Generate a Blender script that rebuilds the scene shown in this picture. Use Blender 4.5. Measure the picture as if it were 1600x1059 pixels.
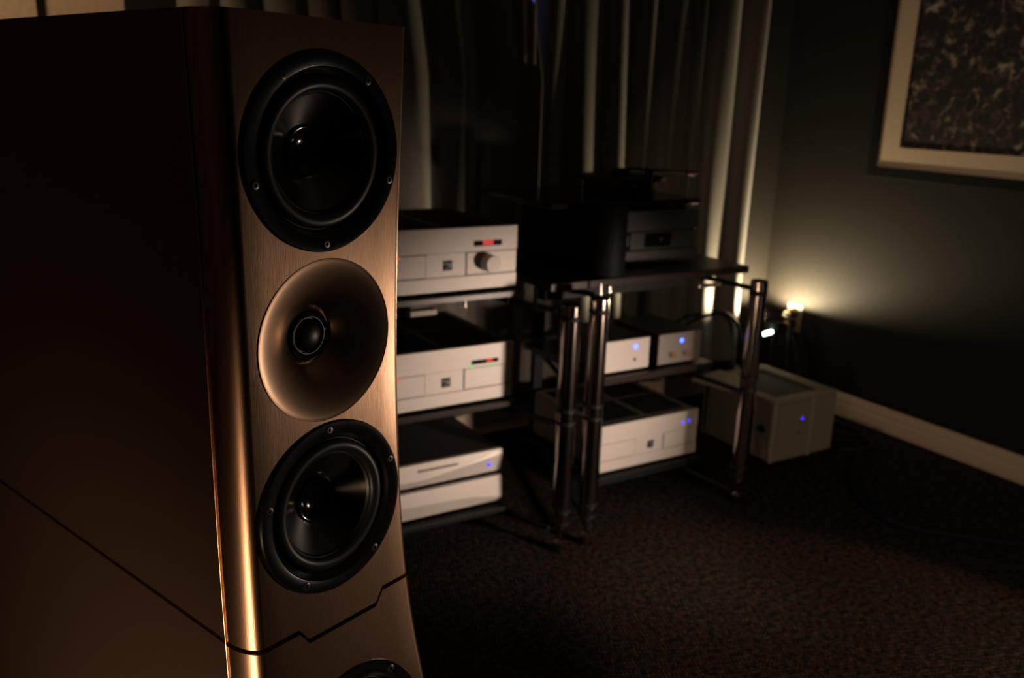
import bpy, bmesh, math, random
import numpy as np
from mathutils import Vector, Matrix
random.seed(7)
for o in list(bpy.data.objects): bpy.data.objects.remove(o)
scn = bpy.context.scene
C = scn.collection
EYE = 1.29

# ------------------------------------------------------------------ camera
n = np.array([.034, 1, 378.5/1400]); Z = n/np.linalg.norm(n)
d = np.array([-880, 409, -1400.]); Y = d-d@Z*Z; Y /= np.linalg.norm(Y); X = np.cross(Y, Z)
M = Matrix([list(X)+[0], list(Y)+[0], list(Z)+[EYE], [0, 0, 0, 1]])
cam = bpy.data.cameras.new('camera'); co = bpy.data.objects.new('camera', cam); C.objects.link(co)
co.matrix_world = M
cam.sensor_width = 36; cam.lens = 36*1400/1600; cam.clip_start = .02
cam.dof.use_dof = True; cam.dof.focus_distance = .93; cam.dof.aperture_fstop = 5.6
scn.camera = co
# ------------------------------------------------------------------ world, lights, exposure
w = bpy.data.worlds.new('world'); scn.world = w; w.use_nodes = True
w.node_tree.nodes['Background'].inputs[0].default_value = (.9, .75, .6, 1)
w.node_tree.nodes['Background'].inputs[1].default_value = .0
scn.view_settings.view_transform = 'Standard'; scn.view_settings.look = 'None'
scn.view_settings.exposure = 0; scn.view_settings.gamma = 1; scn.view_settings.use_curve_mapping = False
def lamp(name, kind, loc, power, col, size=.1, target=None, size_y=None, spot=None, blend=.5):
    l = bpy.data.lights.new(name, kind); l.energy = power; l.color = col
    if kind == 'AREA':
        l.size = size
        if size_y: l.shape = 'RECTANGLE'; l.size_y = size_y
    else: l.shadow_soft_size = size
    if kind == 'SPOT': l.spot_size = math.radians(spot); l.spot_blend = blend
    o = bpy.data.objects.new(name, l); C.objects.link(o); o.location = loc
    if target: o.rotation_euler = (Vector(target)-Vector(loc)).to_track_quat('-Z', 'Y').to_euler()
    return o
WARM = (1, .76, .60)
lamp('rack_lamp', 'SPOT', (2.05, .45, .50), 100.0, WARM, .08, (1.47, 2.13, .33), spot=49, blend=1)
lamp('speaker_lamp', 'SPOT', (2.05, .42, .50), 14.0, (1, .80, .64), .06, (.42, .90, .72), spot=60, blend=1)
lamp('low_lamp_light', 'SPOT', (-.78, .16, .10), 80, (1, .68, .44), .24, (.15, .95, .25), spot=59, blend=1)
lamp('added_floor_spot', 'SPOT', (2.15, -.35, 1.5), 75.0, (1, .72, .5), .05, (1.83, .90, 0), spot=36, blend=.3)  # added spot for the lit patch of carpet, no fitting there
lamp('added_wall_spot', 'SPOT', (1.3, -.9, 1.0), 40.0, (1, .72, .48), .10, (3.17, 1.65, .36), spot=56, blend=.5)  # added fill that brightens the print and baseboard, no fitting there
lamp('corner_wall_light', 'SPOT', (-.35, 2.2, 2.0), 26.0, (1, .68, .42), .1, (.10, 2.9, 1.5), spot=75, blend=.6)
lamp('uplight', 'SPOT', (3.05, 2.715, .385), 54, (1, .79, .48), .012, (3.03, 2.72, .75), spot=179, blend=.4)

# ------------------------------------------------------------------ materials
def mat(name, col, rough=.5, metal=0, emit=None, es=1, spec=.5):
    m = bpy.data.materials.new(name); m.use_nodes = True
    b = m.node_tree.nodes['Principled BSDF']
    b.inputs['Base Color'].default_value = (*col, 1); b.inputs['Roughness'].default_value = rough
    b.inputs['Metallic'].default_value = metal; b.inputs['Specular IOR Level'].default_value = spec
    if emit:
        b.inputs['Emission Color'].default_value = (*emit, 1); b.inputs['Emission Strength'].default_value = es
    return m
def nd(m, t, **kw):
    x = m.node_tree.nodes.new(t)
    for k, v in kw.items():
        if hasattr(x, k): setattr(x, k, v)
        else: x.inputs[k].default_value = v
    return x
def ln(m, a, b): m.node_tree.links.new(a, b)
def bump(m, h, dist=.001, st=.5):
    b = nd(m, 'ShaderNodeBump'); b.inputs['Distance'].default_value = dist; b.inputs['Strength'].default_value = st
    ln(m, h, b.inputs['Height']); ln(m, b.outputs[0], m.node_tree.nodes['Principled BSDF'].inputs['Normal'])
def vary(m, c1, c2, scale, stretch=(1, 1, 1), detail=4, lo=.35, hi=.65, coord='Object'):
    t = nd(m, 'ShaderNodeTexCoord'); mp = nd(m, 'ShaderNodeMapping'); mp.inputs['Scale'].default_value = stretch
    ns = nd(m, 'ShaderNodeTexNoise'); ns.inputs['Scale'].default_value = scale; ns.inputs['Detail'].default_value = detail
    r = nd(m, 'ShaderNodeValToRGB'); r.color_ramp.elements[0].position = lo; r.color_ramp.elements[1].position = hi
    r.color_ramp.elements[0].color = (*c1, 1); r.color_ramp.elements[1].color = (*c2, 1)
    ln(m, t.outputs[coord], mp.inputs[0]); ln(m, mp.outputs[0], ns.inputs['Vector']); ln(m, ns.outputs[0], r.inputs[0])
    ln(m, r.outputs[0], m.node_tree.nodes['Principled BSDF'].inputs['Base Color'])
    return ns
# copper metal with fine vertical machining lines
cop = mat('copper_anodised', (.55, .30, .17), .32, 1)
ns = vary(cop, (.47, .285, .18), (.55, .335, .215), 1, (900, 900, 40), 3)
bump(cop, ns.outputs[0], .0004, .18)
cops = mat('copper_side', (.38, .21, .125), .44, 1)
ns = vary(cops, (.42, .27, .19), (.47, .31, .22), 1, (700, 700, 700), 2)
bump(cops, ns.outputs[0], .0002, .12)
horn_m = mat('horn_copper', (.50, .32, .21), .30, 1)
edge_hl_m = mat('highlight_copper', (.8, .46, .28), .25, 1)  # brighter copper, the cabinet edge's highlight put into the colour
blk = mat('black_anodised', (.012, .012, .015), .24, .2)
blk_g = mat('black_gloss', (.010, .010, .011), .12, 0)
cone_m = mat('cone_dark', (.13, .115, .11), .28, 1)
cone_m.node_tree.nodes['Principled BSDF'].inputs['Anisotropic'].default_value = .9; cone_m.node_tree.nodes['Principled BSDF'].inputs['Anisotropic Rotation'].default_value = .25
tg = nd(cone_m, 'ShaderNodeTangent', direction_type='RADIAL', axis='Z'); ln(cone_m, tg.outputs[0], cone_m.node_tree.nodes['Principled BSDF'].inputs['Tangent'])
rubber = mat('rubber', (.020, .020, .021), .38)
screw_m = mat('screw', (.16, .15, .15), .35, .9)
hole_m = mat('hole_black', (.002, .002, .002), .8)
silver = mat('silver_front', (.62, .56, .52), .5, .15)
nsx = vary(silver, (.80, .74, .69), (.85, .79, .74), 1, (20, 20, 300), 2)
silver_d = mat('silver_dull', (.40, .36, .335), .5, .2)  # duller silver for the shelf clip, knob skirt and grey box
topm = mat('amp_top', (.085, .075, .07), .5, .4)
vent = mat('vent_black', (.006, .006, .006), .7)
groove = mat('groove', (.12, .105, .10), .6)
blackm = mat('rack_black', (.007, .007, .007), .55, spec=.3)
chrome = mat('pole_steel', (.42, .36, .33), .14, 1)
chrome2 = mat('small_chrome', (.75, .68, .62), .3, 1)
brass = mat('brass_knob', (.75, .52, .33), .35, .8)
dface = mat('dark_face', (.11, .105, .10), .5, .2)
display = mat('display_black', (.004, .004, .004), .6, spec=.1)
red_e = mat('red_digits', (.3, 0, 0), .4, 0, (1, .03, .03), 1.0)
red_l = mat('red_led', (.3, 0, 0), .4, 0, (1, .10, .07), .9)
green_l = mat('green_led', (0, .3, 0), .4, 0, (.02, .75, .12), 1)
blue_l = mat('blue_led', (0, 0, .3), .4, 0, (.02, .02, 1), 2.6)
blue_b = mat('bright_blue_led', (0, 0, .3), .4, 0, (.03, .08, 1), 10)
white_l = mat('white_glow', (1, 1, 1), .4, 0, (.85, 1, .92), 9)
red_p = mat('red_paint', (.35, .01, .012), .35)
plug_m = mat('black_plastic', (.009, .008, .008), .6, spec=.3)
ivory = mat('ivory_plastic', (.30, .25, .18), .4)
boxgrey = mat('box_grey', (.26, .23, .205), .55, .1)
boxgrey2 = mat('box_edge', (.30, .265, .23), .6, .1)
paper = mat('pale_paper', (.42, .38, .34), .55)
bb_m = mat('baseboard_paint', (.62, .50, .40), .45)
art_dark_frame = mat('dark_frame', (.008, .007, .006), .8, spec=.1)
mat_board = mat('mat_board', (.60, .48, .36), .7)
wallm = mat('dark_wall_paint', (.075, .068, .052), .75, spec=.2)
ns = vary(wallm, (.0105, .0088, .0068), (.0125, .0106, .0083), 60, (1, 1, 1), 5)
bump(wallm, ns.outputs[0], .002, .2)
tan = mat('tan_wall_paint', (.42, .33, .22), .8, spec=.2)
ns = vary(tan, (.40, .315, .21), (.44, .345, .23), 70); bump(tan, ns.outputs[0], .002, .2)
ceilm = mat('ceiling_paint', (.25, .22, .19), .9)
# carpet: looped weave with mottled strands
carp = mat('carpet', (.03, .022, .018), .95, spec=.05)
ns = vary(carp, (.010, .009, .008), (.055, .038, .028), 60, (1, 1, 1), 8, .38, .66)
t = nd(carp, 'ShaderNodeTexCoord'); mp = nd(carp, 'ShaderNodeMapping'); mp.inputs['Rotation'].default_value = (0, 0, .35)
ln(carp, t.outputs['Object'], mp.inputs[0])
wv = nd(carp, 'ShaderNodeTexWave'); wv.inputs['Scale'].default_value = 32; wv.inputs['Distortion'].default_value = 5; wv.inputs['Detail'].default_value = 3
wv2 = nd(carp, 'ShaderNodeTexWave', bands_direction='Y'); wv2.inputs['Scale'].default_value = 24; wv2.inputs['Distortion'].default_value = 6; wv2.inputs['Detail'].default_value = 3
ln(carp, mp.outputs[0], wv.inputs[0]); ln(carp, mp.outputs[0], wv2.inputs[0])
mm = nd(carp, 'ShaderNodeMath', operation='MULTIPLY'); ln(carp, wv.outputs['Fac'], mm.inputs[0]); ln(carp, wv2.outputs['Fac'], mm.inputs[1])
ramp = [x for x in carp.node_tree.nodes if x.type == 'VALTORGB'][0]
mx = nd(carp, 'ShaderNodeMix', data_type='RGBA', blend_type='MULTIPLY'); mx.inputs[0].default_value = .8
ad = nd(carp, 'ShaderNodeMath', operation='MULTIPLY_ADD'); ln(carp, mm.outputs[0], ad.inputs[0]); ad.inputs[1].default_value = 2.6; ad.inputs[2].default_value = .35
ln(carp, ramp.outputs[0], mx.inputs[6]); ln(carp, ad.outputs[0], mx.inputs[7])
ln(carp, mx.outputs[2], carp.node_tree.nodes['Principled BSDF'].inputs['Base Color'])
bump(carp, mm.outputs[0], .006, .7)
curt = mat('curtain_cloth', (.30, .27, .235), .55, 0, spec=.4)
ns = vary(curt, (.095, .084, .071), (.118, .104, .088), 1, (500, 60, 500), 2)
curt.node_tree.nodes['Principled BSDF'].inputs['Sheen Weight'].default_value = .2
# abstract black and white print
art = mat('print_ink', (.1, .1, .1), .5)
t = nd(art, 'ShaderNodeTexCoord')
n1 = nd(art, 'ShaderNodeTexNoise'); n1.inputs['Scale'].default_value = 13; n1.inputs['Detail'].default_value = 9; n1.inputs['Distortion'].default_value = 1.2
v1 = nd(art, 'ShaderNodeTexVoronoi'); v1.inputs['Scale'].default_value = 30; v1.inputs['Randomness'].default_value = 1
ln(art, t.outputs['Object'], n1.inputs[0]); va = nd(art, 'ShaderNodeVectorMath', operation='MULTIPLY_ADD'); va.inputs[1].default_value = (.12, .12, .12)
ln(art, n1.outputs['Color'], va.inputs[0]); ln(art, t.outputs['Object'], va.inputs[2]); ln(art, va.outputs[0], v1.inputs[0])
mu = nd(art, 'ShaderNodeMath', operation='MULTIPLY'); ln(art, n1.outputs[0], mu.inputs[0]); ln(art, v1.outputs['Distance'], mu.inputs[1])
r = nd(art, 'ShaderNodeValToRGB'); ln(art, mu.outputs[0], r.inputs[0])
r.color_ramp.elements[0].position = .20; r.color_ramp.elements[0].color = (.022, .018, .018, 1)
r.color_ramp.elements[1].position = .52; r.color_ramp.elements[1].color = (.40, .33, .28, 1)
e = r.color_ramp.elements.new(.33); e.color = (.06, .048, .045, 1)
ln(art, r.outputs[0], art.node_tree.nodes['Principled BSDF'].inputs['Base Color'])

# ------------------------------------------------------------------ helpers
def link(name, bm, m, parent=None, smooth=False, angle=40, loc=None):
    me = bpy.data.meshes.new(name)
    bmesh.ops.recalc_face_normals(bm, faces=bm.faces)
    bm.to_mesh(me); bm.free()
    if smooth:
        me.polygons.foreach_set('use_smooth', [True]*len(me.polygons))
        me.set_sharp_from_angle(angle=math.radians(angle))
    me.materials.append(m)
    o = bpy.data.objects.new(name, me); C.objects.link(o)
    if parent: o.parent = parent
    if loc: o.location = loc
    return o
def tag(o, label=None, cat=None, group=None, kind=None):
    if label: o['label'] = label
    if cat: o['category'] = cat
    if group: o['group'] = group
    if kind: o['kind'] = kind
    return o
def empty(name, loc, label=None, cat=None, group=None, mw=None):
    o = bpy.data.objects.new(name, None); C.objects.link(o); o.empty_display_size = .05
    if mw is not None: o.matrix_world = mw
    elif loc is not None: o.location = loc
    return tag(o, label, cat, group)
def box(bm, x0, x1, y0, y1, z0, z1, bev=0):
    r = bmesh.ops.create_cube(bm, size=1)
    for v in r['verts']:
        v.co = Vector((x0 if v.co.x < 0 else x1, y0 if v.co.y < 0 else y1, z0 if v.co.z < 0 else z1))
    if bev:
        es = list({e for v in r['verts'] for e in v.link_edges})
        bmesh.ops.bevel(bm, geom=es, offset=bev, segments=2, affect='EDGES', profile=.5)
def bx(name, x0, x1, y0, y1, z0, z1, m, parent=None, bev=0):
    bm = bmesh.new(); box(bm, x0, x1, y0, y1, z0, z1, bev); return link(name, bm, m, parent)
def lathe(prof, segs=64, mtx=None, bm=None, closed=False):
    """prof: list of (radius, height) about local z"""
    bm = bm or bmesh.new(); rows = []
    for r_, h in prof:
        if r_ < 1e-6: rows.append([bm.verts.new((0, 0, h))])
        else: rows.append([bm.verts.new((r_*math.cos(2*math.pi*k/segs), r_*math.sin(2*math.pi*k/segs), h)) for k in range(segs)])
    vs = [v for r_ in rows for v in r_]
    rng = range(len(rows) if closed else len(rows)-1)
    for i in rng:
        a, b = rows[i], rows[(i+1) % len(rows)]
        for k in range(segs):
            k2 = (k+1) % segs
            if len(a) == 1 and len(b) == 1: continue
            if len(a) == 1: bm.faces.new((a[0], b[k], b[k2]))
            elif len(b) == 1: bm.faces.new((a[k], a[k2], b[0]))
            else: bm.faces.new((a[k], a[k2], b[k2], b[k]))
    if mtx is not None: bmesh.ops.transform(bm, matrix=mtx, verts=vs)
    return bm
def cyl(name, p, axis, r_, h, m, parent=None, segs=32, bev=.0):
    """cylinder starting at p and running h along axis"""
    q = Vector(axis).to_track_quat('Z', 'Y').to_matrix().to_4x4()
    pr = [(0, 0), (r_-bev, 0), (r_, bev), (r_, h-bev), (r_-bev, h), (0, h)] if bev else [(0, 0), (r_, 0), (r_, h), (0, h)]
    return link(name, lathe(pr, segs, Matrix.Translation(p) @ q), m, parent, True)
def tube(name, pts, r_, m, parent=None, res=6, cyclic=False):
    cu = bpy.data.curves.new(name, 'CURVE'); cu.dimensions = '3D'; cu.bevel_depth = r_; cu.bevel_resolution = 3; cu.use_fill_caps = True
    s = cu.splines.new('BEZIER'); s.bezier_points.add(len(pts)-1)
    for b, p in zip(s.bezier_points, pts): b.co = p; b.handle_left_type = b.handle_right_type = 'AUTO'
    s.resolution_u = res
    tmp = bpy.data.objects.new('tmp', cu); C.objects.link(tmp)
    dg = bpy.context.evaluated_depsgraph_get(); me = bpy.data.meshes.new_from_object(tmp.evaluated_get(dg))
    bpy.data.objects.remove(tmp); bpy.data.curves.remove(cu)
    me.name = name; me.materials.clear(); me.materials.append(m)
    me.polygons.foreach_set('use_smooth', [True]*len(me.polygons))
    o = bpy.data.objects.new(name, me); C.objects.link(o)
    if parent: o.parent = parent
    return o
def boolean(o, cutters, op='DIFFERENCE'):
    for c in cutters:
        md = o.modifiers.new('b', 'BOOLEAN'); md.operation = op; md.solver = 'EXACT'; md.object = c
    dg = bpy.context.evaluated_depsgraph_get(); dg.update()
    me = bpy.data.meshes.new_from_object(o.evaluated_get(dg)); o.modifiers.clear(); o.data = me
    for c in cutters: bpy.data.objects.remove(c)
    me.polygons.foreach_set('use_smooth', [True]*len(me.polygons)); me.set_sharp_from_angle(angle=math.radians(30))

# ------------------------------------------------------------------ the room
XR, YB, XL, YF, ZC = 3.17, 2.90, -2.6, -3.0, 2.6
S = lambda o: tag(o, kind='structure')
S(bx('floor', XL-.1, XR+.1, YF-.1, YB+.1, -.1, 0, carp))
S(bx('ceiling', XL-.1, XR+.1, YF-.1, YB+.1, ZC, ZC+.1, ceilm))
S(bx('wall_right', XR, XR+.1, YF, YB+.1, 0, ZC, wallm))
S(bx('wall_left', XL-.1, XL, YF, YB+.1, 0, ZC, tan))
S(bx('wall_front', XL, XR, YF-.1, YF, 0, ZC, wallm))
# back wall with a window opening behind the curtains
WX0, WX1, WZ0, WZ1 = 1.05, 2.55, .95, 2.25
bm = bmesh.new()
box(bm, .45, WX0, YB, YB+.1, 0, ZC); box(bm, WX1, XR, YB, YB+.1, 0, ZC)
box(bm, WX0, WX1, YB, YB+.1, 0, WZ0); box(bm, WX0, WX1, YB, YB+.1, WZ1, ZC)
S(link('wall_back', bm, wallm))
S(bx('trim_1', XL, .222, YB-.035, YB+.1, 0, ZC, tan))
S(bx('trim_2', .222, .45, YB, YB+.1, 0, ZC, tan))
win = S(empty('window_1', (0, 0, 0)))
for a in ((WX0, WX0+.05, WZ0, WZ1), (WX1-.05, WX1, WZ0, WZ1), (WX0, WX1, WZ0, WZ0+.05), (WX0, WX1, WZ1-.05, WZ1), (1.5, 1.54, WZ0, WZ1), (2.05, 2.09, WZ0, WZ1)):
    bx('window_bar', a[0], a[1], YB+.02, YB+.06, a[2], a[3], ivory, win)
pane_m = mat('dusk_window', (.02, .03, .06), .1, 0, (.20, .36, 1), 1.3)
bx('window_pane', WX0+.02, WX1-.02, YB+.035, YB+.045, WZ0+.02, WZ1-.02, pane_m, win)
# baseboards: profile with two steps and a rounded lip
def skirting(name, p0, p1, inward):
    pr = [(0, 0), (.016, 0), (.016, .052), (.0135, .056), (.0135, .078), (.010, .082), (.010, .090), (.006, .098), (0, .100)]
    bm = bmesh.new(); rows = []
    for P in (p0, p1): rows.append([bm.verts.new((P[0]+inward[0]*a, P[1]+inward[1]*a, b)) for a, b in pr])
    for i in range(len(pr)): j = (i+1) % len(pr); bm.faces.new((rows[0][i], rows[0][j], rows[1][j], rows[1][i]))
    bm.faces.new(rows[0]); bm.faces.new(rows[1][::-1])
    return S(link(name, bm, bb_m))
skirting('baseboard_right', (XR, YF), (XR, YB), (-1, 0))
skirting('baseboard_back', (.45, YB), (XR-.016, YB), (0, -1))

# ------------------------------------------------------------------ curtains
def curtain(x0, x1, seed, label, edge=None, zb=.135, fixed=False):
    rnd = random.Random(seed); nx = int((x1-x0)*260); nz = 44
    folds = []; x = x0
    while x < x1-(.36 if fixed else 0):
        wd = rnd.uniform(.10, .19)
        if fixed and x+wd > x1-.42: wd = x1-.345-x
        folds.append((x, wd, rnd.uniform(.45, .75), 1.0)); x += wd
    if fixed: folds += [(x, x1-.155-x, .95, .72), (x1-.155, .156, 1.0, 1.0)]
    ph = [rnd.uniform(0, 6) for _ in range(4)]
    def depth(x, z):
        for a, wd, h, sk in folds:
            if a <= x < a+wd: break
        t_ = min(1, max(0, (x-a)/wd)); s = math.sin(math.pi*t_**sk)*h
        amp = .055*(1-.12*math.sin(z*2+ph[0]))
        return -s*amp + .012*math.sin(x*9+z*1.1+ph[1]) + .006*math.sin(x*31+z*2.3+ph[2])
    bm = bmesh.new(); g = []
    for j in range(nz+1):
        z = zb+(2.45-zb)*j/nz; row = []
        for i in range(nx+1):
            f = i/nx; x = x0+(x1-x0)*f
            e0, e1 = edge(z) if edge else (0, 0)
            xx = x + e0*(1-f) + e1*f + .018*math.sin(1.7*z+3*f+ph[3])*math.sin(math.pi*f)
            row.append(bm.verts.new((xx, 2.815+depth(min(x, x1-1e-4), z), z)))
        g.append(row)
    for j in range(nz):
        for i in range(nx): bm.faces.new((g[j][i], g[j][i+1], g[j+1][i+1], g[j+1][i]))
    o = link('curtain', bm, curt, smooth=True, angle=180)
    md = o.modifiers.new('thick', 'SOLIDIFY'); md.thickness = .002
    return tag(o, label, 'curtain', 'floor length curtains on the back wall')
def gap_l(z): k = min(1, max(0, (z-1.36)/.30)); return (0, -.060*k)
curtain(.575, 1.800, 3, 'grey floor-length curtain panel behind the gold loudspeaker and left rack', gap_l)
curtain(1.772, 2.935, 11, 'grey floor-length curtain panel beside the right wall, lit from below', lambda z: (0, 0), fixed=True)
rod = empty('curtain_rod', (1.75, 2.80, 2.48), 'dark curtain rod above both grey curtain panels', 'curtain rod')
cyl('rod', Vector((-1.25, 0, 0)), (1, 0, 0), .014, 2.5, blackm, rod, 24)
for s in (-1.2, 1.2): bx('bracket', s-.01, s+.01, 0, .10, -.02, .02, blackm, rod)
# two draw wands hanging in front of the curtain gap
wand_m = mat('wand_pale', (.50, .42, .38), .4)
for k, (a, b) in enumerate((((1.640, 2.72, 2.44), (1.690, 2.72, 1.405)), ((1.700, 2.72, 2.44), (1.727, 2.72, 1.400)))):
    v_ = Vector(b)-Vector(a)
    o = cyl('curtain_wand', Vector(a), v_, .0045, v_.length, wand_m, None, 16, .001)
    tag(o, ['slim pale curtain draw wand, left one of the pair', 'slim pale curtain draw wand, right one of the pair by the blue streak'][k], 'curtain wand', 'curtain draw wands')

# ------------------------------------------------------------------ framed print on the right wall
pic = empty('framed_print', (XR, 1.8, 1.6), 'large black and white print with cream mat in thin dark frame on right wall', 'picture')
fy0, fy1, fz0, fz1 = 1.20-1.8, 2.415-1.8, 1.026-1.6, 2.0-1.6   # outer
my0, my1, mz0, mz1 = 1.235-1.8, 2.371-1.8, 1.068-1.6, 1.96-1.6
bx('backing', -.006, 0, fy0, fy1, fz0, fz1, art_dark_frame, pic)
for a in ((fy0, my0, fz0, fz1), (my1, fy1, fz0, fz1), (my0, my1, fz0, mz0), (my0, my1, mz1, fz1)):
    bx('frame_rail', -.018, -.006, a[0], a[1], a[2], a[3], art_dark_frame, pic, .002)
ay0, ay1, az0, az1 = 1.32-1.8, 2.282-1.8, 1.147-1.6, 1.88-1.6
for a in ((my0, ay0, mz0, mz1), (ay1, my1, mz0, mz1), (ay0, ay1, mz0, az0), (ay0, ay1, az1, mz1)):
    bx('mat_strip', -.014, -.006, a[0], a[1], a[2], a[3], mat_board, pic)
bx('print', -.0105, -.006, ay0, ay1, az0, az1, art, pic)

# ------------------------------------------------------------------ the loudspeaker
th = math.radians(20.5)
U = Vector((math.cos(th), math.sin(th), 0)); V = Vector((-math.sin(th), math.cos(th), 0)); N = -V
c0 = Vector((.3127, .8878, 0)) + U*.003
# local frame: x = U, y = V (back), z = up; origin on the floor below the baffle
SM = Matrix([[U.x, V.x, 0, c0.x], [U.y, V.y, 0, c0.y], [0, 0, 1, 0], [0, 0, 0, 1]])
spk = empty('loudspeaker', None, 'tall copper-coloured floorstanding loudspeaker with black drivers and round horn in the foreground', 'loudspeaker', mw=SM)
ZS = [-1.23, -1.0, -.85, -.753, -.67, -.58, -.48, -.36, -.27, -.135, 0, .068]
SS = [.075, .062, .050, .040, .024, .0115, .0045, .001, 0, .0015, .004, .005]
WS = [.034, .030, .024, .018, .010, .0045, .002, .0005, 0, .0015, .006, .008]
def s_(z): return float(np.interp(z, zz, sv))
# smooth interpolation of the curves
zz = np.linspace(-1.23, .068, 90)
def smooth(v):
    a = np.interp(zz, ZS, v)
    for _ in range(14): a[1:-1] = (a[:-2]+2*a[1:-1]+a[2:])/4
    return a
sv, wv_ = smooth(SS), smooth(WS)
F0, W0, CD, DP = .0985, .1175, .042, .78
def section(z, inset=0):
    s, wd = float(np.interp(z, zz, sv)), float(np.interp(z, zz, wv_))
    f, W_, cd = F0+wd-inset, W0+wd-inset, CD
    pts = []
    nf = 8
    for k in range(nf+1): pts.append((-f+2*f*k/nf, -s+inset))
    for k in range(1, 15):
        a = math.pi/2*k/14; pts.append((f+(W_-f)*math.sin(a), -s+inset+cd*(1-math.cos(a))))
    yb = DP-inset; tp = .035*yb
    pts += [(W_-.001, CD-s+.003), (W_-tp*.5, yb/2), (W_-tp, yb-.01), (W_-tp-.01, yb)]
    pts += [(-x, y) for x, y in pts[:nf:-1]]
    return pts
def loft(z0, z1, nz, inset=0):
    bm = bmesh.new(); rows = []
    for j in range(nz+1):
        z = z0+(z1-z0)*j/nz
        rows.append([bm.verts.new((x, y, z+EYE)) for x, y in section(z, inset)])
    m_ = len(rows[0])
    for j in range(nz):
        for i in range(m_): k = (i+1) % m_; bm.faces.new((rows[j][i], rows[j][k], rows[j+1][k], rows[j+1][i]))
    bm.faces.new(rows[0][::-1]); bm.faces.new(rows[-1]); return bm
def prism(poly):
    bm = bmesh.new()
    a = [bm.verts.new((x, -.3, z+EYE)) for x, z in poly]; b = [bm.verts.new((x, .8, z+EYE)) for x, z in poly]
    for i in range(len(poly)): j = (i+1) % len(poly); bm.faces.new((a[i], a[j], b[j], b[i]))
    bm.faces.new(a[::-1]); bm.faces.new(b)
    return link('cut', bm, blk)
def dmtx(x, z):   # frame of a driver: local z points out of the baffle, tilted with the baffle's curve
    e = .04; s1, s2 = float(np.interp(z+e, zz, sv)), float(np.interp(z-e, zz, sv))
    up = Vector((0, -(s1-s2)/(2*e), 1)).normalized(); out = Vector((1, 0, 0)).cross(up).normalized()
    s = (float(np.interp(z+.08, zz, sv))+float(np.interp(z-.08, zz, sv)))/2
    right = Vector((1, 0, 0))
    m = Matrix([[right.x, up.x, out.x, x], [right.y, up.y, out.y, -s], [right.z, up.z, out.z, z+EYE], [0, 0, 0, 1]])
    return m
DR = [(0, -.0618, .1), (.0, -.4491, .0995), (.008, -.753, .1)]
HZ = -.2579
ST = -.576
xs = [(.067, ST), (.055, ST-.016), (-.046, ST-.016), (-.058, ST)]
UP = link('upper_cabinet', loft(-.66, .068, 60), cop)
cuts = [prism([(-.4, .3), (-.4, ST)] + xs[::-1] + [(.4, ST), (.4, .3)])]
boolean(UP, cuts, 'INTERSECT')
def cutter(x, z, r_, dep, hh=.05):
    return link('cut', lathe([(0, -dep), (r_, -dep), (r_, hh), (0, hh)], 96, dmtx(x, z)), blk)
boolean(UP, [cutter(DR[0][0], DR[0][1], .0995, .07), cutter(DR[1][0], DR[1][1], .099, .07), cutter(0, HZ, .0885, .07)])
UP.parent = spk
LO = link('lower_cabinet', loft(-1.23, -.55, 60), cop)
g = .0055
boolean(LO, [prism([(-.4, -1.4), (.4, -1.4), (.4, ST-g)] + [(x, z-g) for x, z in xs] + [(-.4, ST-g)])], 'INTERSECT')
boolean(LO, [cutter(*DR[2], .07) if False else cutter(DR[2][0], DR[2][1], .0995, .09, .08)])
LO.parent = spk
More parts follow.
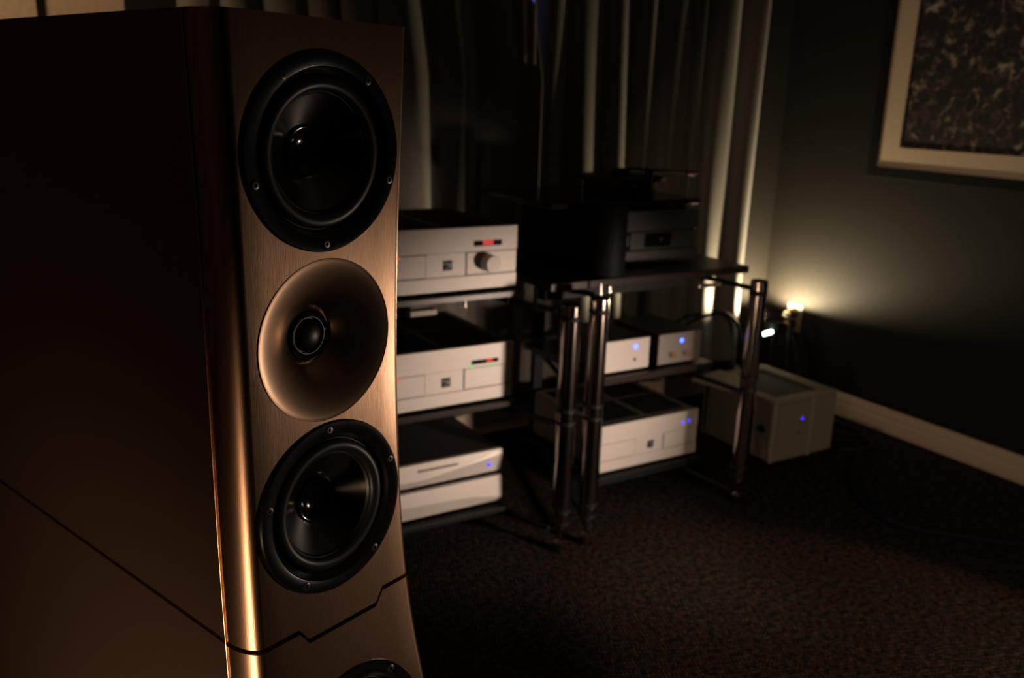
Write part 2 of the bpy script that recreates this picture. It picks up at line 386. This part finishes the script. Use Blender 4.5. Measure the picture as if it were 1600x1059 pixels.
# matte side colour on the flanks
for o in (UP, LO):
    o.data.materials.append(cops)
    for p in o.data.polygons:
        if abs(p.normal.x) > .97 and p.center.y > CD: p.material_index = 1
link('seam_dark_core', loft(-.64, -.56, 4, .007), hole_m, spk)  # added black core that keeps the gap between the cabinets dark
bx('plinth', -.19, .19, -.10, .80, .02, .06, blk, spk, .004)
for x in (-.17, .17):
    for y in (-.08, .76): cyl('foot', Vector((x, y, 0)), (0, 0, 1), .018, .022, chrome2, spk, 24, .002)
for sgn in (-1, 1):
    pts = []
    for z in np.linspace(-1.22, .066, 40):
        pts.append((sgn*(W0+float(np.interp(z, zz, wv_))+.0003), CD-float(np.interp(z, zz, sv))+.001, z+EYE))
    o = tube('edge_highlight', pts, .0011, edge_hl_m, spk, 2); o['label'] = 'thin copper edge line with the highlight put into its colour'
def driver(x, z, R, angs, small):
    m = dmtx(x, z)
    root = empty('woofer', None, mw=m); root.parent = spk; root.matrix_parent_inverse = Matrix(); root.matrix_local = m
    k = R/.1
    L = lambda nm, pr, mt, sg=96: link(nm, lathe([(a*k, b*k) for a, b in pr], sg), mt, root, True, 35)
    L('bezel', [(.0785, -.016), (.0995, -.016), (.0998, .0015), (.0985, .0030), (.0860, .0030), (.0845, .0022), (.0830, .0005), (.0800, -.0035), (.0785, -.0045)], blk)
    sr = [(.0790, -.0075), (.0775, -.0065)]
    for i in range(13):
        a = math.pi*i/12; sr.append((.0690+.0078*math.cos(a), -.0065+.0062*math.sin(a)))
    sr += [(.0600, -.0066), (.0590, -.0080), (.0580, -.0105)]
    L('surround', sr, rubber)
    cn = []
    for i in range(13):
        t_ = i/12; cn.append((.0585-(.0585-.0255)*t_, -.0095-.0235*t_**.92))
    L('cone', cn, cone_m)
    L('dust_cap', [(.0262, -.0335), (.0262, -.0300), (.0250, -.0285), (.0225, -.0290), (.019, -.0315), (.014, -.0340), (.008, -.0355), (0, -.036)], blk_g)
    L('back_plate', [(0, -.045), (.079, -.045), (.079, -.0075)], hole_m, 48)
    for a in angs:
        a = math.radians(a); P = Vector((.0915*k*math.cos(a), .0915*k*math.sin(a), 0))
        T = Matrix.Translation(P)
        bm = lathe([(0, .0022), (.0019, .0022), (.0020, .0041), (.0040, .0042), (.0050, .0035), (.0050, .0025)], 20, T)
        s = link('screw', bm, screw_m, root, True)
    for a in small:
        a = math.radians(a); P = Vector((.0935*k*math.cos(a), .0935*k*math.sin(a), .0026))
        cyl('pin_hole', P, (0, 0, 1), .0011, .0006, hole_m, root, 12)
    return root
driver(*DR[0], [125, 53, -19, -91, -163], [172])
driver(*DR[1], [92, 20, -52, -120, 164], [-1, -178])
driver(*DR[2], [124, 52, -20, -92, -164], [])
# waveguide and tweeter
m = dmtx(0, HZ)
hr = empty('tweeter', None); hr.parent = spk; hr.matrix_local = m
hp = [(.0885, -.006), (.0889, .0004), (.0880, .0001)]
for i in range(1, 25):
    t_ = i/24; r_ = .0880-(.0880-.0265)*t_
    hp.append((r_, -.0335*(t_**1.25)*.72-.0335*.28*t_**5))
hp += [(.0262, -.040)]
link('waveguide', lathe(hp, 128), horn_m, hr, True, 60)
link('tweeter_ring', lathe([(.0263, -.040), (.0258, -.0285), (.0245, -.0275), (.0212, -.0300), (.0205, -.034)], 64), blk_g, hr, True, 50)
o = link('clamp_ring', lathe([(.0212, -.0312), (.0210, -.0300), (.0204, -.0300), (.0202, -.0312)], 64, closed=True), screw_m, hr, True)
dm = [(.0203, -.0345)]
for i in range(10):
    a = math.pi/2*i/9; dm.append((.0180*math.cos(a), -.0345+.0095*math.sin(a)))
link('dome', lathe(dm, 48), rubber, hr, True, 80)

# ------------------------------------------------------------------ racks
def pole(parent, x, y, top):
    o = empty('pole', (x, y, 0)); o.parent = parent
    def seg(nm, z0, z1, r_, mt): return cyl(nm, Vector((0, 0, z0)), (0, 0, 1), r_, z1-z0, mt, o, 40, .002)
    R_ = .0275
    seg('tube', .139, .401, R_, chrome); seg('tube', .449, top-.045, R_, chrome)
    seg('band', .410, .440, R_+.0005, chrome); seg('band', .100, .130, R_+.0005, chrome); seg('band', top-.034, top-.003, R_+.0005, chrome)
    for z0, z1 in ((.092, .101), (.128, .140), (.400, .412), (.438, .450), (top-.046, top-.034)): seg('joint_ring', z0, z1, R_+.0012, blackm)
    seg('cap', top-.004, top, R_-.002, blackm)
    pr = [(0, 0), (.014, 0), (.017, .004), (.017, .030), (.012, .034), (.007, .040), (.007, .060), (.014, .068), (.016, .078), (.012, .088), (.012, .096), (0, .096)]
    f = link('foot', lathe(pr, 32), chrome, o, True, 35)
    return o
def rack(name, label, poles, shelves, xb, yb, zt, arms):
    rt = empty(name, (0, 0, 0), label, 'audio rack')
    for x, y, t_ in poles: pole(rt, x, y, t_)
    for x0, x1, y0, y1, z0, z1 in shelves:
        bx('shelf', x0, x1, y0, y1, z0, z1, shelf_m if z0 > .2 else blackm, rt, .002)  # lowest shelves in black, their shade put into the colour
    for x in xb:
        b = bx('rear_upright', x-.02, x+.02, yb-.015, yb+.015, .02, zt, blackm, rt, .003)
        cyl('rear_foot', Vector((x, yb, 0)), (0, 0, 1), .018, .022, blackm, rt, 20)
    for p0, p1 in arms:
        p0, p1 = Vector(p0), Vector(p1)
        cyl('arm', p0, p1-p0, .0085, (p1-p0).length, blackm, rt, 16)
    return rt
shelf_m = mat('shelf_dark', (.035, .026, .022), .30)
arL = [((1.36, 1.97, z), (1.15, 2.62, z)) for z in (.728, .402, .075)] + [((.75, 1.97, z), (.95, 2.62, z)) for z in (.728, .402, .075)]
rk = rack('left_rack', 'black audio rack with steel poles, holding the stack of silver units beside the loudspeaker',
     [(1.392, 1.955, .748), (.70, 1.955, .748)],
     [(.86, 1.335, 2.105, 2.62, .745, .763), (.86, 1.325, 2.105, 2.62, .418, .434), (.84, 1.30, 2.105, 2.62, .085, .100)],
     (.95, 1.2), 2.635, .80, arL)
rk.name = 'audio_rack'
# pale clip and pins under the upper left shelf
bx('shelf_clip', .985, 1.065, 2.120, 2.150, .712, .728, silver_d, rk, .002)
for x in (1.155, 1.297): cyl('levelling_pin', Vector((x, 2.13, .722)), (0, 0, 1), .004, .024, chrome2, rk, 12)
arR = [((2.085, 1.965, z), (2.02, 2.66, z)) for z in (.735, .395, .045)] + [((1.51, 1.965, z), (1.75, 2.66, z)) for z in (.735, .395, .045)]
rr = rack('audio_rack', 'black audio rack with three-banded steel poles, holding turntable beside the lit corner',
     [(1.487, 1.955, .760), (2.110, 1.955, .760)],
     [(1.40, 2.180, 2.07, 2.68, .757, .780), (1.69, 2.16, 2.17, 2.66, .405, .427), (1.69, 2.16, 2.17, 2.66, .055, .078)],
     (1.76, 2.02), 2.675, .78, arR)
bx('cross_bar', 1.40, 1.96, 2.10, 2.14, .725, .757, blackm, rr, .002)
bx('bracket_plate', 1.945, 2.035, 2.045, 2.052, .728, .742, chrome2, rr, .001)
cyl('levelling_pin', Vector((1.545, 2.03, .742)), (0, 0, 1), .004, .036, chrome2, rr, 16)
cyl('levelling_pin', Vector((1.600, 2.06, .742)), (0, 0, 1), .006, .018, chrome2, rr, 16)
bm = lathe([(0, 0), (.004, 0), (.017, .030), (0, .030)], 20)
link('cone_foot', bm, chrome2, rr, True, loc=(1.577, 2.05, .700))

# ------------------------------------------------------------------ silver units
def led(x, y, z, r_, m_, parent, nm='indicator_light'):
    q = Vector((0, -1, 0)).to_track_quat('Z', 'Y').to_matrix().to_4x4()
    return link(nm, lathe([(r_, -.001), (r_, .001), (r_*.8, .002), (r_*.4, .0026), (0, .0028)], 20, Matrix.Translation((x, y, z)) @ q), m_, parent, True)
def amp(label, x0, x1, y0, z0, z1, kind, face=None, dep=.42, topmat=None):
    """a silver case: centre of front bottom is the origin"""
    cx = (x0+x1)/2; W = (x1-x0)/2; H = z1-z0; face = face or silver
    o = empty('amplifier', (cx, y0, z0+.0006), label, 'amplifier')
    b = .0
    bx('case', -W+.004, W-.004, .012, dep, .010, H-.002, topmat or topm, o, .002)
    # front: top band, bottom band, middle panels with grooves between them
    g1, g2 = H*.62, H*.27
    bx('front_band', -W, W, 0, .012, g1+.001, H, face, o, .0015)
    bx('front_band', -W, W, 0, .012, .008, g2-.001, face, o, .0015)
    bx('groove_strip', -W+.001, W-.001, .003, .012, g2-.002, g1+.002, groove, o)
    bx('front_panel', -W, -.065, .0005, .012, g2+.0012, g1-.0005, face, o, .001)
    bx('front_panel', -.0645, .055, .0002, .012, g2+.0005, g1+.0012, face, o, .0003)
    bx('front_panel', .0595, W-.001, .0012, .012, g2+.0012, g1-.0005, face, o, .001)
    bx('slot', .0550, .0590, .0002, .010, g2+.006, g1-.002, hole_m, o)
    # badge
    bz = (g1+g2)/2
    bd = bx('badge', -.014, .014, -.0012, .001, bz-.013, bz+.013, display, o, .0006)
    for a in ((-.011, .012, .002, .007), (-.006, -.001, -.009, -.004), (.002, .011, -.007, .001)):
        bx('badge_mark', a[0], a[1], -.0016, -.001, bz+a[2], bz+a[3], badge_m, bd)
    # vents on the top
    for ix in (-1, 1):
        for iy in (0, 1):
            xa = -W+.03 if ix < 0 else .012; ya = .04+iy*(dep-.05)/2
            v_ = bx('vent', xa, xa+W-.045, ya, ya+(dep-.09)/2, H-.002, H-.0008, vent, o)
            for k in range(9):
                xx = xa+.006+k*(W-.057)/8
                bx('vent_slat', xx-.0015, xx+.0015, ya+.004, ya+(dep-.09)/2-.004, H-.0009, H+.0006, vent, v_)
    for ix in (-1, 1):
        for iy in (0, 1): cyl('foot', Vector((ix*(W-.05), .05+iy*(dep-.1), 0)), (0, 0, 1), .018, .011, plug_m, o, 20)
    if kind in ('pre', 'dac'):
        dz = g1+.016 if kind == 'pre' else g1+.011; dh = .015 if kind == 'pre' else .012
        dx0, dx1 = .080, .168
        dsp = bx('display', dx0, dx1, -.0012, .002, dz, dz+dh, display, o, .0004)
        if kind == 'pre': segs = [(.108, .0062), (.1165, .0062), (.125, .0062), (.1335, .0062)]
        else: segs = [(.130, .0045), (.137, .0045), (.144, .0045)]
        for sx, sw in segs:
            for a in ((0, sw, 0, .0015), (0, .0015, .001, dh*.62), (sw-.0015, sw, .001, dh*.62), (0, sw, dh*.33, dh*.33+.0013), (0, sw, dh*.62, dh*.62+.0015)):
                bx('digit_bar', sx+a[0], sx+a[1], -.0020, -.001, dz+.0028+a[2], dz+.0028+a[3], red_e, dsp)
    led(-W+.072 if kind != 'power' else -W+.028, 0, (g1+g2)/2+.028 if kind != 'power' else g2-.012, .0036, red_l, o)
    if kind == 'pre':
        kz = bz+.001
        q = Vector((0, -1, 0)).to_track_quat('Z', 'Y').to_matrix().to_4x4()
        kb = link('volume_knob', lathe([(0, 0), (.0235, 0), (.0235, .038), (.0225, .040), (0, .040)], 48, Matrix.Translation((.123, .001, kz)) @ q), face, o, True)
        link('knob_skirt', lathe([(0, .0), (.027, .0), (.027, .003), (0, .003)], 48, Matrix.Translation((.123, .001, kz)) @ q), silver_d, kb, True)
    if kind == 'dac':
        led(.083, 0, g1+.004, .0042, green_l, o); led(.148, 0, g1+.005, .0042, green_l, o)
    if kind == 'power':
        led(W-.070, 0, H-.040, .0044, blue_l, o); led(W-.042, 0, H-.038, .0044, blue_l, o)
    return o
badge_m = mat('badge_silver', (.22, .22, .26), .5, .2)
amp('silver preamplifier with round volume knob, topmost unit on the left rack', .880, 1.317, 2.128, .763, .944, 'pre')
amp('silver converter with two green lights, second unit down on the left rack', .880, 1.317, 2.128, .434, .608, 'dac')
amp('silver power amplifier with two blue lights at right rack bottom, below two small boxes', 1.716, 2.140, 2.200, .078, .249, 'power', topmat=mat('grey_top', (.20, .18, .165), .5, .3))

# faceted low units at the bottom left
def faceted(name, label, x0, x1, y0, z0, z1, crease, slot, dot, cat):
    W = x1-x0; H = z1-z0
    o = empty(name, (x0, y0, z0), label, cat)
    bx('case', .003, W-.003, .014, .36, 0, H-.001, topm, o, .002)
    bm = bmesh.new(); cols = []
    xsn = sorted({0, W}|{c[0]*W for c in crease})
    for x in xsn:
        zc = H*float(np.interp(x/W, [c[0] for c in crease], [c[1] for c in crease]))
        cols.append([bm.verts.new(p) for p in ((x, .014, 0), (x, .010, .0), (x, -.004, zc), (x, .000, H), (x, .014, H))])
    for a, b in zip(cols[:-1], cols[1:]):
        for i in range(5): j = (i+1) % 5; bm.faces.new((a[i], b[i], b[j], a[j]))
    bm.faces.new(cols[0]); bm.faces.new(cols[-1][::-1])
    link('faceted_front', bm, silver, o)
    if slot:
        sx0, sx1, sz = slot
        s = bx('disc_slot', sx0*W, sx1*W, -.0052, .004, sz*H, sz*H+.0045, groove, o)
    if dot: led(dot[0]*W, -.001, dot[1]*H, .0042, blue_l, o)
    for x in (.05, W-.05):
        for y in (.05, .31): cyl('foot', Vector((x, y, -.0095)), (0, 0, 1), .014, .010, plug_m, o, 16)
    return o
faceted('disc_player', 'silver disc player with slot and blue light, lower left rack', .850, 1.290, 2.128, .209, .281,
        [(0, .35), (.40, .30), (.72, .55), (1, .80)], (.37, .66, .68), (.90, .38), 'disc player')
faceted('power_supply', 'plain silver faceted unit without lights at the foot of the left rack', .850, 1.290, 2.128, .110, .196,
        [(0, .55), (.45, .50), (.75, .42), (1, .20)], None, None, 'power supply')

# two small boxes on the right rack
a = empty('phono_box', (1.795, 2.2, .4276), 'small silver box with bright blue light and dark button, mid shelf of right rack', 'audio component')
bx('case', -.093, .095, .01, .26, .010, .110, topm, a, .002); bx('front_plate', -.095, .097, 0, .010, .008, .112, silver, a, .002)
led(.038, 0, .085, .0065, blue_b, a); cyl('button', Vector((.036, .002, .042)), (0, -1, 0), .005, .006, plug_m, a, 20, .001)
for x in (-.07, .07):
    for y in (.03, .22): cyl('foot', Vector((x, y, 0)), (0, 0, 1), .011, .011, plug_m, a, 16)
b = empty('headphone_amplifier', (2.028, 2.2, .4276), 'small grey box with bright blue light and two brass knobs, mid shelf of right rack', 'audio component')
bx('case', -.093, .090, .01, .26, .010, .110, topm, b, .002); bx('front_plate', -.095, .092, 0, .010, .008, .112, silver_d, b, .002)
led(.004, 0, .084, .0065, blue_b, b)
for x in (-.040, .022):
    q = Vector((0, -1, 0)).to_track_quat('Z', 'Y').to_matrix().to_4x4()
    link('knob', lathe([(0, 0), (.010, 0), (.0085, .003), (.0085, .014), (.0105, .016), (.0105, .020), (0, .0205)], 24, Matrix.Translation((x, 0, .040)) @ q), brass, b, True)
for x in (-.07, .07):
    for y in (.03, .22): cyl('foot', Vector((x, y, 0)), (0, 0, 1), .011, .011, plug_m, b, 16)

# dark unit under the turntable
o = empty('turntable_controller', (1.848, 2.2, .780), 'dark grey unit with small display directly under the turntable', 'audio component')
W = .215; H = .176
bx('case', -W+.006, W-.006, .012, .42, .010, H, blackm, o, .002)
bx('front_band', -W, W, 0, .012, .112, H, dface, o, .002)
bx('front_band', -W, W, 0, .012, .008, .050, dface, o, .002)
bx('front_panel', -W+.006, -.075, .006, .012, .052, .110, blackm, o)
bx('front_panel', -.145, -.072, .001, .012, .068, .100, dface, o, .001)
bx('front_panel', -.066, W-.012, .001, .012, .053, .109, dface, o, .001)
ds = bx('display', -.010, .100, -.001, .004, .060, .104, display, o, .001)
bx('display_spot', .052, .062, -.0016, -.0008, .076, .090, mat('dim_spot', (.10, .10, .10), .4), ds)
for x in (-.17, .17):
    for y in (.06, .36): cyl('foot', Vector((x, y, 0)), (0, 0, 1), .016, .011, plug_m, o, 16)

# turntable
t = empty('turntable', (1.85, 2.42, .957), 'black turntable with heavy platter and red-tipped tonearm on the right rack', 'turntable')
bx('plinth', -.36, .23, -.20, .24, .012, .030, mat('plinth_gloss', (.02, .015, .014), .15), t, .003)
for x in (-.18, .18):
    for y in (-.16, .18): cyl('foot', Vector((x, y, 0)), (0, 0, 1), .02, .013, blackm, t, 20)
link('platter', lathe([(0, .030), (.122, .030), (.124, .034), (.124, .076), (.122, .078), (0, .078)], 72, Matrix.Translation((.07, .03, 0))), mat('platter_satin', (.10, .095, .09), .35, .7), t, True)
link('record_mat', lathe([(0, .078), (.150, .078), (.150, .086), (.10, .088), (0, .088)], 72, Matrix.Translation((.07, .03, 0))), blackm, t, True)
link('spindle_weight', lathe([(0, .088), (.030, .088), (.032, .092), (.032, .108), (.024, .112), (0, .112)], 32, Matrix.Translation((.07, .03, 0))), blk, t, True)
cyl('arm_pillar', Vector((.03, -.165, .030)), (0, 0, 1), .014, .095, blk, t, 24, .002)
arm = cyl('tonearm', Vector((-.05, -.165, .128)), Vector((.33, 0, -.022)), .0045, .29, blk, t, 16)
cyl('counterweight', Vector((.195, -.165, .111)), Vector((.33, 0, -.022)), .0085, .028, red_p, arm, 24, .002)['label'] = 'red weight at the arm end'
link('shade_pod', lathe([(0, -.176), (.058, -.176), (.060, -.17), (.060, .034), (.056, .040), (0, .040)], 40, Matrix.Translation((-.215, -.288, 0))), mat('pod_black', (.006, .006, .006), .6, spec=.2), t, True)  # added black cylinder standing in for shade on the controller's left

# ------------------------------------------------------------------ grey conditioner box on the floor
p = empty('power_conditioner', (2.445, 2.124, 0), 'grey box-shaped power conditioner with one blue light, on the carpet by the right wall', 'power conditioner')
W, D, H = .335, .375, .250
bx('case', 0.004, W-.004, .006, D, .012, H-.012, boxgrey, p, .002)
bx('corner_post', 0, .022, 0, .022, .008, H-.010, boxgrey2, p, .005)
bx('front_panel', .026, .190, -.001, .010, .012, H-.014, boxgrey, p, .002)
bx('corner_post', .194, .216, -.004, .014, .008, H-.010, boxgrey2, p, .005)
bx('front_panel', .219, W-.002, .001, .010, .012, H-.014, boxgrey, p, .002)
tp = [bx('top_rail', 0, W, 0, .045, H-.012, H, boxgrey2, p, .003), bx('top_rail', 0, W, D-.045, D, H-.012, H, boxgrey2, p, .003),
      bx('top_rail', 0, .045, .046, D-.046, H-.012, H, boxgrey2, p, .003), bx('top_rail', W-.06, W, .046, D-.046, H-.012, H, boxgrey2, p, .003)]
bx('top_vent', .045, W-.06, .045, D-.045, H-.014, H-.009, vent, p)
led(.150, 0, .165, .005, blue_l, p)
bx('front_mark', .125, .150, -.002, 0, .108, .113, hole_m, p)
for k in range(14):
    bx('side_louvre', -.003, .006, .10+k*.018, .108+k*.018, .03, H-.03, boxgrey, p, .0005)
cyl('side_socket', Vector((.004, .052, .13)), (-1, 0, 0), .013, .008, blackm, p, 24)
for x in (.03, W-.03):
    for y in (.03, D-.03): cyl('foot', Vector((x, y, 0)), (0, 0, 1), .014, .013, plug_m, p, 16)
# pale booklet lying on the back of the box
bk = empty('booklet', (2.475, 2.405, .250), 'pale booklet lying on the back left corner of the grey floor box', 'booklet')
bk.rotation_euler = (0, 0, .25)
for k in range(3): bx('page_block' if k < 2 else 'cover', -.125+.002*k, .085-.001*k, -.085, .085+.002*k, .0015*k, .0015*k+.0014, paper, bk)

# ------------------------------------------------------------------ outlet, plugs, night light, cables
ol = empty('wall_outlet', (XR, 2.705, .365), 'cream double wall outlet plate on the dark right wall', 'wall outlet')
bx('plate', -.006, 0, -.04, .04, -.062, .062, ivory, ol, .002)
for z in (-.026, .026):
    s = bx('socket', -.009, -.005, -.017, .017, z-.015, z+.015, ivory, ol, .002)
    for y in (-.007, .007): bx('slot', -.0095, -.0085, y-.001, y+.001, z-.006, z+.006, hole_m, s)
tags = ['black plug in the upper socket of the cream wall outlet', 'black plug in the lower socket of the cream wall outlet']
for k, z in enumerate((.385, .338)):
    pl = empty('power_plug', (XR-.010, 2.705, z), tags[k], 'plug', 'power plugs in the wall outlet')
    bm = lathe([(0, 0), (.019, 0), (.021, .004), (.021, .022), (.016, .034), (.011, .040), (.009, .060), (0, .060)], 28, Vector((-1, 0, 0)).to_track_quat('Z', 'Y').to_matrix().to_4x4())
    link('plug_body', bm, plug_m, pl, True, 40)
    link('collar', lathe([(.012, .038), (.015, .040), (.015, .046), (.012, .048)], 24, Vector((-1, 0, 0)).to_track_quat('Z', 'Y').to_matrix().to_4x4(), closed=True), brass, pl, True)
tag(tube('power_cable', [(3.098, 2.703, .385), (3.085, 2.66, .372), (3.065, 2.635, .30), (3.06, 2.63, .15), (3.02, 2.61, .024), (2.88, 2.57, .012), (2.74, 2.53, .05), (2.70, 2.513, .10)], .010, plug_m),
    'thick black cable drooping from the upper plug to the carpet', 'cable')
tag(tube('power_cable', [(3.098, 2.702, .338), (3.105, 2.65, .30), (3.12, 2.61, .18), (3.11, 2.57, .06), (3.07, 2.50, .014), (3.04, 2.36, .012), (3.05, 2.2, .012)], .011, plug_m),
    'thick black cable from the lower plug along the right baseboard', 'cable')
tag(tube('audio_cable', [(2.07, 2.474, .48), (2.16, 2.55, .465), (2.35, 2.66, .36), (2.6, 2.69, .43), (2.76, 2.69, .41), (2.82, 2.68, .28), (2.80, 2.67, .08), (2.70, 2.66, .012)], .008, plug_m),
    'black cable looping in front of the curtain hem towards the outlet', 'cable')
tag(tube('floor_cable', [(2.80, 2.22, .012), (2.90, 2.15, .011), (2.72, 1.95, .011), (2.60, 1.88, .011), (2.45, 1.60, .011), (2.58, 1.40, .011), (2.72, 1.22, .011), (2.60, .9, .011), (2.7, .5, .011)], .010,
    mat('blue_black_cable', (.008, .010, .018), .8, spec=.15)), 'dark cable snaking over the carpet from the grey box toward the camera', 'cable')
tag(tube('floor_cable', [(2.76, 2.35, .06), (2.86, 2.34, .05), (2.95, 2.25, .012), (2.99, 2.10, .012), (2.90, 2.06, .012), (2.80, 2.10, .012)], .010, plug_m),
    'short black cable loop on the carpet behind the grey box', 'cable')
nl = empty('night_light', (3.05, 2.715, 0), 'small corner uplight with white glowing tube beside the wall outlet', 'lamp')
cyl('stem', Vector((0, 0, .008)), (0, 0, 1), .006, .30, plug_m, nl, 16)
link('base', lathe([(0, 0), (.045, 0), (.045, .006), (.03, .012), (0, .012)], 32), plug_m, nl, True)
link('socket_cup', lathe([(0, 0), (.014, 0), (.030, .010), (.036, .055), (.034, .055), (.026, .016), (0, .012)], 32, Matrix.Translation((0, 0, .300))), plug_m, nl, True)
cyl('side_arm', Vector((0, 0, .308)), (-.88, -.25, .06), .004, .070, plug_m, nl, 12)
cyl('glow_tube', Vector((-.068, -.005, .305)), (.4, -.8, .45), .0085, .045, white_l, nl, 20, .003)
